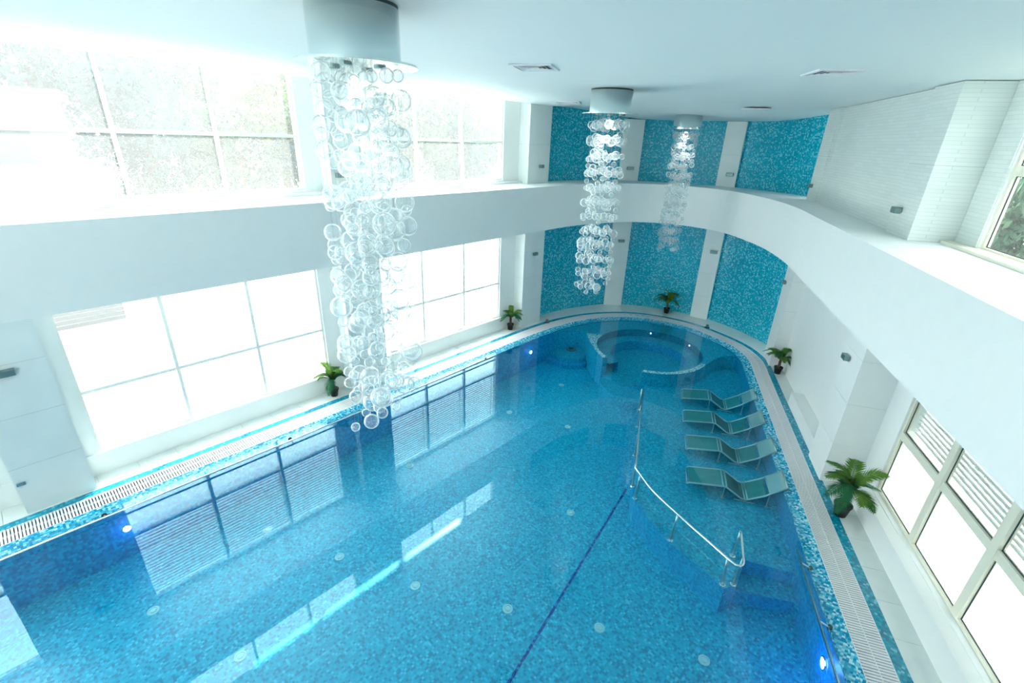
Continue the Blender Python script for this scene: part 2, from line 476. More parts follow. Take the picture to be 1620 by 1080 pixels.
# near wall behind the camera: one broad arched opening with mullions
n0, n1 = Vector((-11.24, -7.0, 0)), rp(4.95, -2.9)
nt_ = (n1 - n0).normalized(); nn_ = Vector((nt_.y, -nt_.x, 0)); NL = (n1 - n0).length
def npt(p, q, z=0.0):
    v = n0 + nt_ * q + nn_ * p
    return Vector((v.x, v.y, z))
AR = NL / 2 - 2.6
bm = bmesh.new()
for q0, q1 in ((0, AR), (NL - AR, NL)):
    box(bm, 0, 0.25, q0, q1, -0.3, 7.45, fr=npt)
box(bm, 0, 0.25, AR, NL - AR, -0.3, 4.6, fr=npt)
arch = [(AR + (NL - 2 * AR) * i / 16, 5.3 + 1.6 * math.sin(PI * i / 16)) for i in range(17)]
for (qa, za), (qb, zb) in zip(arch, arch[1:]):
    hexa(bm, [npt(0, qa, za), npt(0.25, qa, za), npt(0.25, qb, zb), npt(0, qb, zb), npt(0, qa, 7.45), npt(0.25, qa, 7.45), npt(0.25, qb, 7.45), npt(0, qb, 7.45)])
tag(obj('wall_front', bm, 'plaster'), 'white wall behind the viewer with an arched window', 'wall', kind='structure')

# ------------------------------------------------------------ balcony ledge ring
bm = bmesh.new()
wallside = [(-11.1, -6.9)] + [(-11.1, 13.0)] + [tuple(p) for p in off(WB, 0.05)] + [tuple(rp(4.9, 16.2)[:2]), tuple(rp(4.9, -2.9)[:2])]
ledge_poly = [tuple(p) for p in F] + wallside[::-1]
prism(bm, ledge_poly, ZS, ZL)
tag(obj('balcony_ledge', bm, 'plaster'), 'white curved ledge running round the hall between the two window rows', 'ledge', kind='structure')

# ------------------------------------------------------------ piers and pilasters
def pier(fr, p0, p1, q0, q1, label, m_low='stone', m_up='stone', n=4, zt=ZC - 0.01):
    e = empty('pier', fr((p0 + p1) / 2, (q0 + q1) / 2, 0), label, 'pier', kind='structure')
    inv = e.location
    def loc(p, q, z):
        return fr(p, q, z) - inv
    h = ZS / n
    for i in range(n):
        obj('panel', B(p0, p1, q0, q1, i * h + (0.003 if i else 0), (i + 1) * h - 0.003, fr=loc), m_low, e)
    obj('core', B(p0 + 0.006, p1, q0 + 0.006, q1 - 0.006, -0.02, zt, fr=loc), 'joint', e)
    h2 = (zt - ZL) / 2
    for i in range(2):
        obj('panel', B(p0, p1, q0, q1, ZL + i * h2 + 0.003, ZL + (i + 1) * h2 - 0.002, fr=loc), m_up, e)
    return e
pier(lp, 10.5, 11.1, -0.93, 0.04, 'broad pale stone pier left of the nearest lower window', zt=7.9)
pier(lp, 10.5, 11.1, 5.45, 6.5, 'pale stone pier between the two left windows, behind the biggest chandelier', zt=7.9)
pier(lp, 10.56, 11.1, 12.23, 13.3, 'pale stone pier between the left windows and the mosaic wall')
pier(rp, 4.05, 4.9, 9.62, 10.52, 'pale stone pier beside the nearest right window', 'plaster', 'strips')
pier(rp, 4.05, 4.9, 15.45, 16.33, 'white pier at the right end of the mosaic wall', 'plaster', 'strips')
pier(rp, 4.05, 4.9, 3.2, 4.25, 'white pier at the lower right corner of the view', 'plaster', 'plaster')
pier(lp, 10.5, 11.1, -6.9, -6.4, 'white pier at the near end of the left wall', zt=7.9)
def pilaster(a, b, depth, label):
    a, b = Vector((*a, 0)), Vector((*b, 0))
    t = (b - a).normalized(); n = Vector((-t.y, t.x, 0)); L = (b - a).length
    def fr(p, q, z):
        v = a + t * q + n * p
        return Vector((v.x, v.y, z))
    return pier(fr, 0.0, depth, 0.0, L, label, zt=ZC - 0.24)
pilaster((-9.95, 16.86), (-9.4, 17.36), 0.42, 'pale pilaster on the mosaic wall behind the middle chandelier')
pilaster((-6.76, 18.3), (-6.12, 18.40), 0.32, 'pale pilaster on the mosaic wall right of the smallest chandelier')

# ------------------------------------------------------------ windows
def window(name, fr, p, q0, q1, z0, zt, z1, label, low, up, n=3, depth=0.08, gasket=True, sill=0.10, mw=0.032, fm='frame_white'):
    """p = inner face of the frame; panes in n columns and two rows"""
    e = empty(name, fr(p, (q0 + q1) / 2, z0), label, 'window', kind='structure')
    o = e.location.copy()
    def L(a, b, c):
        return fr(a, b, c) - o
    bm = bmesh.new()
    w = 0.05
    box(bm, p, p + depth, q0, q0 + w, z0, z1, fr=L); box(bm, p, p + depth, q1 - w, q1, z0, z1, fr=L)
    box(bm, p, p + depth, q0 + w, q1 - w, z0, z0 + w, fr=L); box(bm, p, p + depth, q0 + w, q1 - w, z1 - w, z1, fr=L)
    obj('frame', bm, fm, e)
    step = (q1 - q0) / n
    qs = [q0 + i * step for i in range(n + 1)]
    for q in qs[1:-1]:
        obj('mullion', B(p - 0.01, p + depth, q - mw, q + mw, z0 + w, z1 - w, fr=L), fm, e)
    for a, b in zip(qs, qs[1:]):
        a2 = a + (w if a == q0 else mw); b2 = b - (w if b == q1 else mw)
        obj('transom', B(p, p + depth, a2, b2, zt - mw, zt + mw, fr=L), fm, e)
        for za, zb, mt in ((z0 + w, zt - mw, low), (zt + mw, z1 - w, up)):
            obj('pane', B(p + depth * 0.62, p + depth * 0.62 + 0.004, a2, b2, za, zb, fr=L), mt, e)
            if gasket:
                bm = bmesh.new(); g = 0.012; gp = p + depth * 0.45
                box(bm, gp, gp + 0.01, a2, a2 + g, za, zb, fr=L); box(bm, gp, gp + 0.01, b2 - g, b2, za, zb, fr=L)
                box(bm, gp, gp + 0.01, a2, b2, za, za + g, fr=L); box(bm, gp, gp + 0.01, a2, b2, zb - g, zb, fr=L)
                obj('gasket', bm, 'gasket', e)
    if sill:
        obj('sill', B(p - sill, p + depth, q0 - 0.1, q1 + 0.1, z0 - 0.045, z0, fr=L), 'plaster', e)
    return e
window('window_1', lp, 11.03, *LWIN[1], 0.47, 1.73, 3.66, 'large lower window on the left with the palm at its right end', 'frost', 'glass', gasket=False)
window('window_2', lp, 11.03, *LWIN[2], 0.47, 1.73, 3.66, 'lower left window farther off, next to the mosaic wall', 'frost', 'glass', gasket=False)
window('window_3', lp, 11.03, *LWIN[1], 5.15, 6.27, 7.86, 'upper left window looking out on the white house and trees', 'glass_hazy', 'glass_hazy', gasket=False)
window('window_4', lp, 11.03, *LWIN[2], 5.15, 6.27, 7.86, 'upper left window farther off, right of the biggest chandelier', 'glass_hazy', 'glass_hazy', gasket=False)
window('window_5', rp, 4.76, *RWIN[0], 0.47, 1.72, 3.66, 'lower right window with cream frame beside the biggest palm', 'frost', 'glass', mw=0.07, fm='frame')
window('window_6', rp, 4.76, *RWIN[0], 5.08, 6.22, 7.42, 'upper right window at the edge of the view, trees behind it', 'glass', 'glass', mw=0.07, fm='frame')
window('window_7', lp, 11.03, *LWIN[0], 0.47, 1.73, 3.66, 'lower left window at the near end, outside the view', 'frost', 'glass', gasket=False)
window('window_8', lp, 11.03, *LWIN[0], 5.15, 6.27, 7.86, 'upper left window at the near end, outside the view', 'glass_hazy', 'glass_hazy', gasket=False)
e = empty('window_9', npt(0.1, NL / 2, 4.6), 'arched window behind the viewer', 'window', kind='structure')
for i in range(0, 17, 4):
    q, z = arch[i]
    obj('mullion', B(0.08, 0.16, q - 0.05, q + 0.05, 4.6, z + 0.1, fr=lambda a, b, c: npt(a, b, c) - e.location), 'frame', e)
bm = bmesh.new()
hx = lambda a, b, c: npt(a, b, c) - e.location
for (qa, za), (qb, zb) in zip(arch, arch[1:]):
    v = [bm.verts.new(hx(0.12, q, z)) for q, z in ((qa, 4.6), (qb, 4.6), (qb, zb), (qa, za))]
    bm.faces.new(v)
obj('pane', bm, 'glass', e)
# raised sill boards that run on past the windows on the right ledge
tag(obj('trim_1', B(4.5, 4.76, 4.3, 9.58, ZL, ZL + 0.05, fr=rp), 'frame'), 'low cream sill board on the ledge under the upper right window', 'trim', kind='structure')
tag(obj('trim_2', B(10.78, 11.03, 0.06, 5.43, ZL, ZL + 0.06, fr=lp), 'plaster'), 'white sill step under the nearest upper left window', 'trim', kind='structure')
tag(obj('trim_3', B(10.78, 11.03, 6.52, 12.2, ZL, ZL + 0.06, fr=lp), 'plaster'), 'white sill step under the farther upper left window', 'trim', kind='structure')

# louvres outside the upper rows of the lower windows
def louvre(fr, p, q0, q1, label, dep=0.055):
    e = empty('louvre_screen', fr(p, (q0 + q1) / 2, 1.75), label, 'louvre')
    o = e.location.copy()
    me = None
    nsl = 22
    for i in range(nsl):
        z = 1.80 + i * 0.086
        if me is None:
            bm = bmesh.new()
            L = lambda a, b, c: fr(a, b, c) - fr(p, (q0 + q1) / 2, 0)
            hexa(bm, [L(p + 0.02, q0, 0.008), L(p + 0.02 + dep, q0, -0.008), L(p + 0.02 + dep, q1, -0.008), L(p + 0.02, q1, 0.008),
                      L(p + 0.02, q0, 0.014), L(p + 0.02 + dep, q0, -0.002), L(p + 0.02 + dep, q1, -0.002), L(p + 0.02, q1, 0.014)])
            s = obj('slat', bm, 'louvre', e); me = s.data
        else:
            s = link('slat', me, None, e)
        s.location = (0, 0, z - 1.75)
    for q in (q0 + 0.02, (q0 * 2 + q1) / 3, (q0 + 2 * q1) / 3, q1 - 0.02):
        obj('post', B(p + 0.022 + dep, p + 0.06 + dep, q - 0.02, q + 0.02, 1.75, 3.66, fr=lambda a, b, c: fr(a, b, c) - o), 'louvre', e)
    return e
louvre(lp, 11.2, *LWIN[1], 'white louvre blades outside the nearest lower left window')
louvre(lp, 11.2, *LWIN[2], 'white louvre blades outside the farther lower left window')
louvre(rp, 4.92, *RWIN[0], 'white louvre blades outside the lower right window', 0.095)

# ------------------------------------------------------------ deck
bm = bmesh.new()
prism(bm, [tuple(p) for p in off(G, 0.45)] + [(-0.5, -6.3)] + [tuple(rp(3.9, -2.6)[:2])][:0] + [], -0.5, -0.4) if False else None
big = [(-11.2, -6.95), (-11.2, 13.2), (-10.95, 15.5), (-10.2, 17.1), (-9.4, 17.8), (-8.3, 18.35), (-6.4, 18.75), (-4.7, 18.4), (-3.2, 17.5), tuple(rp(4.9, 16.5)[:2]), tuple(rp(4.9, -2.8)[:2])]
hole = [tuple(p) for p in off(G, 0.40)]
ringA = resample([(-11.2, -5.2), (-11.2, 13.2)] + big[2:9] + [tuple(rp(4.9, 16.5)[:2]), tuple(rp(4.9, -2.0)[:2])], 0.2)
def nearest_ring(curve, far):
    """quads from curve to points pushed outward, clamped to the wall line"""
    pass
WOUT = [(0.9 if p.y < 12.5 and p.x < -9 else (1.32 if not (p.x > -4.6 and (p.x * 0.9024 + p.y * 0.4309) > 3.2) else 1.05)) for p in G]
for _ in range(12):
    WOUT = [WOUT[0]] + [(WOUT[i - 1] + WOUT[i] * 2 + WOUT[i + 1]) / 4 for i in range(1, len(WOUT) - 1)] + [WOUT[-1]]
NRM = normals2(G)
EDGE = [p + n * (w + 0.45) for p, n, w in zip(G, NRM, WOUT)]
bm = bmesh.new()
inner = off(G, 0.585)
ribbon(bm, inner, EDGE, -0.012, -0.012); ribbon(bm, EDGE, EDGE, -0.012, -0.25); ribbon(bm, inner, inner, -0.25, -0.012)
near_poly = [tuple(off(G, -0.3)[0]), tuple(EDGE[0]), (-11.2, -6.95), tuple(rp(4.9, -2.85)[:2]), tuple(EDGE[-1]), tuple(off(G, -0.3)[-1])]
prism(bm, near_poly, -0.25, 0.0)
fl = tag(obj('floor', bm, 'joint'), 'pale tiled deck round the pool', 'floor', kind='structure')
# deck tiles, one by one
i, k = 0, 0
tstep = 3
while i + tstep < len(G):
    j = i + tstep
    bm = bmesh.new()
    pa, pb = TO[i], TO[j]
    ea, eb = EDGE[i], EDGE[j]
    t = (pb - pa).normalized() * 0.003
    te = (eb - ea).normalized() * 0.003
    quad = [pa + t, pb - t, eb - te, ea + te]
    hexa(bm, [(q.x, q.y, -0.012) for q in quad] + [(q.x, q.y, 0.0) for q in quad])
    obj('tile', bm, 'deck', fl)
    i = j

# ------------------------------------------------------------ pool rim, grating, water
bm = bmesh.new()
ribbon(bm, GO, TO, 0.001, 0.001); ribbon(bm, TO, TO, 0.001, -0.25); ribbon(bm, GO, GO, -0.25, 0.001)
tag(obj('trim_4', bm, 'mosaic_strip'), 'narrow teal mosaic strip between the grating and the deck', 'trim', kind='structure')
bm = bmesh.new()
ribbon(bm, G, RIM, 0.0, -0.055); ribbon(bm, G, G, -0.25, 0.0)
tag(obj('trim_5', bm, 'mosaic_rim'), 'speckled pale mosaic rim sloping into the water', 'trim', kind='structure')
gr = empty('overflow_grating', (G[60].x, G[60].y, 0), 'white slatted overflow grating running round the pool edge', 'grating')
bm = bmesh.new()
ribbon(bm, G, GO, -0.10, -0.10)
bmesh.ops.translate(bm, verts=bm.verts[:], vec=-gr.location)
obj('channel', bm, 'void', gr)
bm = bmesh.new()
fine = resample(G, 0.045)
nf = normals2(fine)
for p, n in zip(fine, nf):
    t = Vector((n.y, -n.x)) * 0.014
    for a, b in ((0.012, 0.208), (0.222, 0.418)):
        q = [p + n * a - t, p + n * b - t, p + n * b + t, p + n * a + t]
        lo = [bm.verts.new((v.x, v.y, -0.03)) for v in q]; hi = [bm.verts.new((v.x, v.y, 0.002)) for v in q]
        bm.faces.new(hi)
        for s in range(4):
            bm.faces.new((lo[s], lo[(s + 1) % 4], hi[(s + 1) % 4], hi[s]))
bmesh.ops.translate(bm, verts=bm.verts[:], vec=-gr.location)
tag(obj('slats', bm, 'grate', gr), kind='stuff')
for d0, d1 in ((0.0, 0.012), (0.208, 0.222), (0.418, 0.43)):
    bm = bmesh.new()
    A, Bq = off(G, d0), off(G, d1)
    ribbon(bm, A, Bq, 0.003, 0.003); ribbon(bm, A, A, -0.03, 0.003); ribbon(bm, Bq, Bq, -0.03, 0.003)
    bmesh.ops.translate(bm, verts=bm.verts[:], vec=-gr.location)
    obj('edge_bar', bm, 'grate', gr)
wp = [tuple(p) for p in WAT]
tag(obj('pool_water', flat(wp, -0.03), 'water'), 'still clear turquoise water filling the pool', 'water', kind='structure')

# ------------------------------------------------------------ pool basin
ZF, ZP = -1.15, -0.55
basin = empty('pool_basin', (-5, 6, 0), 'blue mosaic pool basin', 'pool', kind='structure')
BO = -basin.location
def bobj(name, bm, m, smooth=False, label=None):
    bmesh.ops.translate(bm, verts=bm.verts[:], vec=BO)
    o = obj(name, bm, m, basin, smooth)
    if label: o['label'] = label
    return o
WALL = off(G, -0.235)
bobj('pool_floor', flat([tuple(p) for p in WALL], ZF), 'mosaic_pool')
bm = bmesh.new()
ribbon(bm, WALL, WALL, ZF, -0.053)
a, b = WALL[0], WALL[-1]
ribbon(bm, [a, b], [a, b], ZF, 0.0)
bobj('pool_side', bm, 'mosaic_side')
def near_i(pt, curve=WALL):
    return min(range(len(curve)), key=lambda i: (curve[i] - Vector(pt)).length)
def plat_wall(i0, i1):
    st = 1 if i1 >= i0 else -1
    return [tuple(WALL[i]) for i in range(i0, i1 + st, st)]
JC, JR, JRo = Vector((-6.45, 14.25)), 1.77, 1.93
def arc(c, r, a0, a1, n=24):
    return [(c.x + r * math.cos(a0 + (a1 - a0) * k / n), c.y + r * math.sin(a0 + (a1 - a0) * k / n)) for k in range(n + 1)]
ang = lambda p: math.atan2(p[1] - JC.y, p[0] - JC.x)
aL, aR = ang((-7.05, 12.58)), ang((-5.75, 12.62))
if aL < 0: aL += 2 * PI
if aR < 0: aR += 2 * PI
# lounger platform
iA, iB = near_i((-0.12, 8.0)), near_i((-4.1, 15.9))
edge = [(-5.62, 12.55), (-4.70, 10.60), (-3.79, 8.66), (-3.45, 7.98), (-3.22, 7.66), (-2.75, 7.36), (-2.16, 7.11), (-1.55, 6.96), (-1.05, 6.84), (-0.93, 7.1)]
plat = edge + [(-1.0, 7.72), (-0.27, 8.06)] + plat_wall(iA, iB) + [(-4.4, 15.4), (-4.9, 14.3)]
bm = bmesh.new(); prism(bm, plat, ZF, ZP, bottom=False)
bobj('lounger_platform', bm, 'mosaic_pool')
bm = bmesh.new()
rim_line = off([Vector(p) for p in edge[:-1]], 0.0)
ins = off([Vector(p) for p in edge[:-1]], 0.06)
ribbon(bm, rim_line, ins, ZP + 0.003, ZP + 0.003); ribbon(bm, off(rim_line, -0.004), off(rim_line, -0.004), ZF, ZP)
bobj('platform_nosing', bm, 'mosaic_riser', label='mosaic edge of the platform with riser shading in its colour')
iC = near_i((0.05, 7.7))
bm = bmesh.new(); prism(bm, [(-0.95, 7.2), (-1.0, 7.74), (-0.27, 8.08)] + plat_wall(iA, iC) + [(-0.12, 7.72)], ZF, -0.84, bottom=False)
bobj('step', bm, 'mosaic_pool')
for (x0, y0), (x1, y1), z in (((-1.0, 7.72), (-0.2, 8.09), ZP), ((-0.94, 7.22), (-0.05, 7.75), -0.84)):
    bm = bmesh.new()
    a, b = Vector((x0, y0)), Vector((x1, y1)); n = Vector((b.y - a.y, a.x - b.x)).normalized()
    ribbon(bm, [a + n * 0.004, b + n * 0.004], [a - n * 0.05, b - n * 0.05], z + 0.003, z + 0.003)
    ribbon(bm, [a + n * 0.006, b + n * 0.006], [a + n * 0.006, b + n * 0.006], z - 0.3, z)
    bobj('step_nosing', bm, 'mosaic_riser')
# whirlpool bench: flat shelf just under the surface with a round well in it
iL, iR = near_i((-9.58, 13.0)), near_i((-4.0, 15.95))
a2 = aL; a1 = aR
if a1 > a2: a1 -= 2 * PI
outer = [(-9.42, 13.45), (-9.2, 13.82), (-8.97, 13.93), (-8.72, 13.82), (-8.5, 13.58), (-8.2, 13.25), (-7.98, 13.06), (-7.6, 12.73), (-7.14, 12.43)]
wellarc = arc(JC, JR, aL, aL - (2 * PI - (aR - aL)), 56)
right_out = arc(JC, JRo, aR - 0.02, 2 * PI + 0.12, 16)
shelf = plat_wall(iL, iL) + outer + wellarc + right_out + [(-4.5, 14.95), (-4.48, 15.3), (-4.36, 15.62), (-4.15, 15.85)] + plat_wall(iR, iL)[:-1]
bm = bmesh.new(); prism(bm, shelf, ZF, -0.10, bottom=False)
bobj('whirlpool_shelf', bm, 'mosaic_pool')
bm = bmesh.new()
horn = [Vector(p) for p in outer[3:]]
hin = [Vector(p) for p in arc(JC, JR, aL + 0.0, aL - 1.15, 5)][::-1]
ribbon(bm, horn, hin, -0.096, -0.096)
ro = [Vector(p) for p in right_out]; ri = [Vector(p) for p in arc(JC, JR, aR, 2 * PI + 0.12, 16)]
ribbon(bm, ro, ri, -0.096, -0.096)
bobj('whirlpool_rim', bm, 'mosaic_bright')
bm = bmesh.new()
ra = [Vector(p) for p in wellarc]
ribbon(bm, ra, ra, -0.36, -0.10); bmesh.ops.translate(bm, verts=bm.verts[:], vec=(0, 0, 0))
ribbon(bm, off(ra, 0.004), off(ra, 0.004), -0.36, -0.097)
bobj('whirlpool_wall', bm, 'mosaic_side')
bm = bmesh.new()
s_in = [Vector(p) for p in arc(JC, 1.28, aL, aL - (2 * PI - (aR - aL)), 56)]
ribbon(bm, ra, s_in, -0.36, -0.36)
bobj('whirlpool_seat', bm, 'mosaic_pool')
bm = bmesh.new(); ribbon(bm, s_in, s_in, -0.72, -0.36)
bobj('seat_riser', bm, 'mosaic_side')
bobj('whirlpool_floor', (lambda b: (prism(b, arc(JC, 1.85, 0, 2 * PI, 40)[:-1], -0.95, -0.72, bottom=False), b)[1])(bmesh.new()), 'mosaic_pool')
# entry step in front of the whirlpool
bm = bmesh.new()
prism(bm, [(-7.12, 12.45)] + [tuple(p) for p in spline([(-7.15, 12.5), (-6.86, 12.04), (-6.28, 11.71), (-5.81, 11.65), (-5.37, 11.80)], 5)] + [(-5.6, 12.5), (-6.3, 12.7)], ZF, -0.80, bottom=False)
bobj('entry_step', bm, 'mosaic_pool')
# seat round the geyser in the left cove
for r, z in ((0.95, -1.0), (0.72, -0.85)):
    bm = bmesh.new(); prism(bm, arc(Vector((-9.2, 13.45)), r, 0, 2 * PI, 24)[:-1], ZF, z, bottom=False)
    # kept inside the basin by the cove itself
    for v in bm.verts:
        if v.co.x < -9.6: v.co.x = -9.6
    bobj('cove_step', bm, 'mosaic_side' if r > 0.9 else 'mosaic_pool')
# dark marking line on the floor
bm = bmesh.new()
box(bm, -0.024, 0.024, 0, 1, ZF + 0.001, ZF + 0.004)
dl = Vector((-3.85, 8.55)); dm = Vector((-2.55, 1.6))
T = Matrix.Translation((dl.x, dl.y, 0)) @ Matrix.Rotation(math.atan2(dm.y - dl.y, dm.x - dl.x) - PI / 2, 4, 'Z') @ Matrix.Diagonal((1, (dm - dl).length, 1, 1))
bmesh.ops.transform(bm, matrix=T, verts=bm.verts[:])
bobj('marking_line', bm, 'mosaic_line')

# ------------------------------------------------------------ things in the pool
jet_xy = [(-8.01, 0.11), (-8.48, 2.17), (-6.82, 2.85), (-6.17, 0.83), (-5.26, 3.48), (-3.74, 4.32), (-8.13, 5.44), (-4.33, 6.98), (-2.39, 5.15), (-0.88, 5.86), (-8.06, 11.55), (-6.41, 9.68), (-8.11, 9.04)]
jet_lab = ['floor inlet nearest the bottom left corner of the pool', 'floor inlet under the reflected louvres of the nearest lower left window', 'floor inlet left of the bright strip of reflected window', 'floor inlet at the lower edge of the view, left of centre', 'floor inlet right of the bright strip of reflected window', 'floor inlet in the left lower centre, left of the dark marking line', 'floor inlet below the tip of the biggest chandelier', 'floor inlet left of the upper end of the dark marking line', 'floor inlet just right of the dark marking line', 'floor inlet at the lower right, near the blue pool lamp', 'floor inlet in front of the left cove', 'floor inlet midway between the whirlpool step and the chandelier tip', 'small floor inlet beside the farther window reflection']
M['jet'] = plain('pale_inlet_plastic', (0.30, 0.62, 0.68), 0.4)
jme = None
for (x, y), lab in zip(jet_xy, jet_lab):
    e = empty('floor_inlet', (x, y, ZF), lab, 'pool inlet', 'round inlets set in the pool floor')
    if jme is None:
        b1 = bmesh.new(); lathe(b1, [(0.09, 0.0), (0.09, 0.012), (0.065, 0.016), (0.062, 0.006), (0.0, 0.006)], 18)
        b2 = bmesh.new(); lathe(b2, [(0.045, 0.006), (0.045, 0.02), (0.03, 0.024), (0.0, 0.024)], 14)
        jme = (obj('ring', b1, 'jet', e).data, obj('cap', b2, 'jet', e).data)
    else:
        link('ring', jme[0], None, e); link('cap', jme[1], None, e)
e = empty('floor_geyser', (-9.2, 13.6, -0.85), 'dark round grate on the seat in the left cove', 'pool geyser')
bm = bmesh.new(); lathe(bm, [(0.2, 0), (0.2, 0.03), (0.15, 0.045), (0, 0.045)], 20); obj('plate', bm, 'void', e)
bm = bmesh.new(); lathe(bm, [(0.09, 0.045), (0.08, 0.07), (0, 0.075)], 16); obj('nozzle', bm, 'black', e)
# submerged lamps
def pool_lamp(loc, n, lab, power, sc=1.0):
    e = empty('pool_lamp', loc, lab, 'pool lamp', 'round lamps in the pool walls')
    q = Vector(n).to_track_quat('Z', 'Y')
    e.scale = (sc, sc, sc)
    e.rotation_mode = 'QUATERNION'; e.rotation_quaternion = q
    bm = bmesh.new(); lathe(bm, [(0.13, 0), (0.13, 0.02), (0.10, 0.03), (0.095, 0.012)], 20); obj('bezel', bm, 'steel', e)
    bm = bmesh.new(); lathe(bm, [(0.097, 0.012), (0.06, 0.03), (0, 0.035)], 20); obj('lens', bm, 'lamp', e)
    l = bpy.data.lights.new('pool_lamp_glow', 'POINT'); l.energy = power; l.color = (0.12, 0.3, 1.0); l.shadow_soft_size = 0.08
    o = bpy.data.objects.new('pool_lamp_glow', l); COL.objects.link(o); o.parent = e; o.location = (0, 0, 0.3)
wr_p = 3.74
pool_lamp((-9.61, 0.2, -0.5), (1, 0, 0), 'lit lamp in the left pool wall, nearest the viewer', 2.5, 0.62)
pool_lamp((-9.6, 11.7, -0.5), (1, 0, 0), 'small lit lamp in the left pool wall near the cove', 1.5, 0.6)
pool_lamp(rp(3.27, 5.7, -0.5), -RN, 'lit blue lamp in the right pool wall under the handrail', 6, 0.8)
for a in (2.0, 1.1):
    p = JC + Vector((math.cos(a), math.sin(a))) * 1.76
    pool_lamp((p.x, p.y, -0.2), (-math.cos(a), -math.sin(a), 0), 'tiny lit lamp in the whirlpool wall, ' + ('left' if a > 1.5 else 'right') + ' of the two', 0.1, 0.25)

# railing along the lounger platform
def smooth3(pts, n=5):
    P = [Vector(p) for p in pts]; out = []
    for i in range(len(P) - 1):
        p0, p1, p2, p3 = P[max(i - 1, 0)], P[i], P[i + 1], P[min(i + 2, len(P) - 1)]
        for k in range(n):
            t = k / n
            out.append(0.5 * ((2 * p1) + (p2 - p0) * t + (2 * p0 - 5 * p1 + 4 * p2 - p3) * t * t + (3 * p1 - p0 - 3 * p2 + p3) * t**3))
    out.append(P[-1]); return out
rl = empty('pool_railing', (-3.4, 7.83, ZP), 'steel railing curving along the edge of the lounger platform', 'railing')
RO = rl.location
ZT = 0.12
bm = bmesh.new()
straight = [Vector((-4.98, 11.1, ZT)), Vector((-4.2, 9.46, ZT)), Vector((-3.44, 7.92, ZT))]
curve = smooth3([(-3.40, 7.83, ZT), (-2.84, 7.46, ZT), (-2.13, 7.17, ZT), (-1.51, 6.95, ZT), (-1.05, 6.79, ZT), (-0.93, 6.80, ZT), (-0.90, 6.92, ZT), (-1.03, 7.25, ZT), (-1.15, 7.54, ZT), (-1.17, 7.60, ZT - 0.05)], 6)
tube(bm, [p - RO for p in straight + curve], 0.021, 10)
obj('handrail', bm, 'steel', rl, True)
posts = [((-5.0, 11.06), (-5.0, 11.06)), ((-4.6, 10.25), (-4.58, 10.25)), ((-4.02, 9.07), (-4.0, 9.05)), ((-3.5, 8.05), (-3.47, 7.98)), ((-3.27, 7.74), (-3.22, 7.72)), ((-2.2, 7.19), (-2.16, 7.185)), ((-1.1, 6.90), (-1.12, 6.815)), ((-0.97, 7.04), (-0.93, 7.0)), ((-1.2, 7.66), (-1.17, 7.59))]
for (bx, by), (tx, ty) in posts:
    bm = bmesh.new(); tube(bm, [Vector((bx, by, ZP)) - RO, Vector((tx, ty, ZT)) - RO], 0.022, 8)
    p = obj('post', bm, 'lounge_frame', rl, True)
    bm = bmesh.new(); lathe(bm, [(0.055, 0.0), (0.055, 0.012), (0.03, 0.02), (0.024, 0.05)], 14, (bx - RO.x, by - RO.y))
    bmesh.ops.translate(bm, verts=bm.verts[:], vec=(0, 0, ZP - RO.z))
    obj('flange', bm, 'steel', p)
# wall handrails
def wall_rail(pts, brackets, lab):
    o0 = Vector(pts[0])
    e = empty('wall_handrail', o0, lab, 'handrail')
    bm = bmesh.new(); tube(bm, [Vector(p) - o0 for p in pts], 0.02, 8); obj('rail', bm, 'steel', e, True)
    for a, b in brackets:
        bm = bmesh.new(); tube(bm, [Vector(a) - o0, Vector(b) - o0], 0.012, 6)
        k = obj('bracket', bm, 'satin', e)
        a, b = Vector(a), Vector(b)
        d = (b - a).normalized()
        bm = bmesh.new(); tube(bm, [b - d * 0.02 - o0, b - o0], 0.045, 12); obj('wall_plate', bm, 'gasket', k)
ZR = 0.03
wall_rail([rp(3.13, q, ZR) for q in (7.32, 3.0, -1.0)], [(rp(3.13, q, ZR), rp(3.30, q, -0.055)) for q in (7.05, 5.95, 4.4)], 'long steel handrail along the right pool wall beside the steps')
wall_rail([(-9.44, y, ZR) for y in (-4.5, 3, 9.75)], [((-9.44, y, ZR), (-9.62, y, -0.05)) for y in (-3.3, -0.02, 3.3, 6.6, 9.5)], 'long thin steel handrail along the left pool wall')

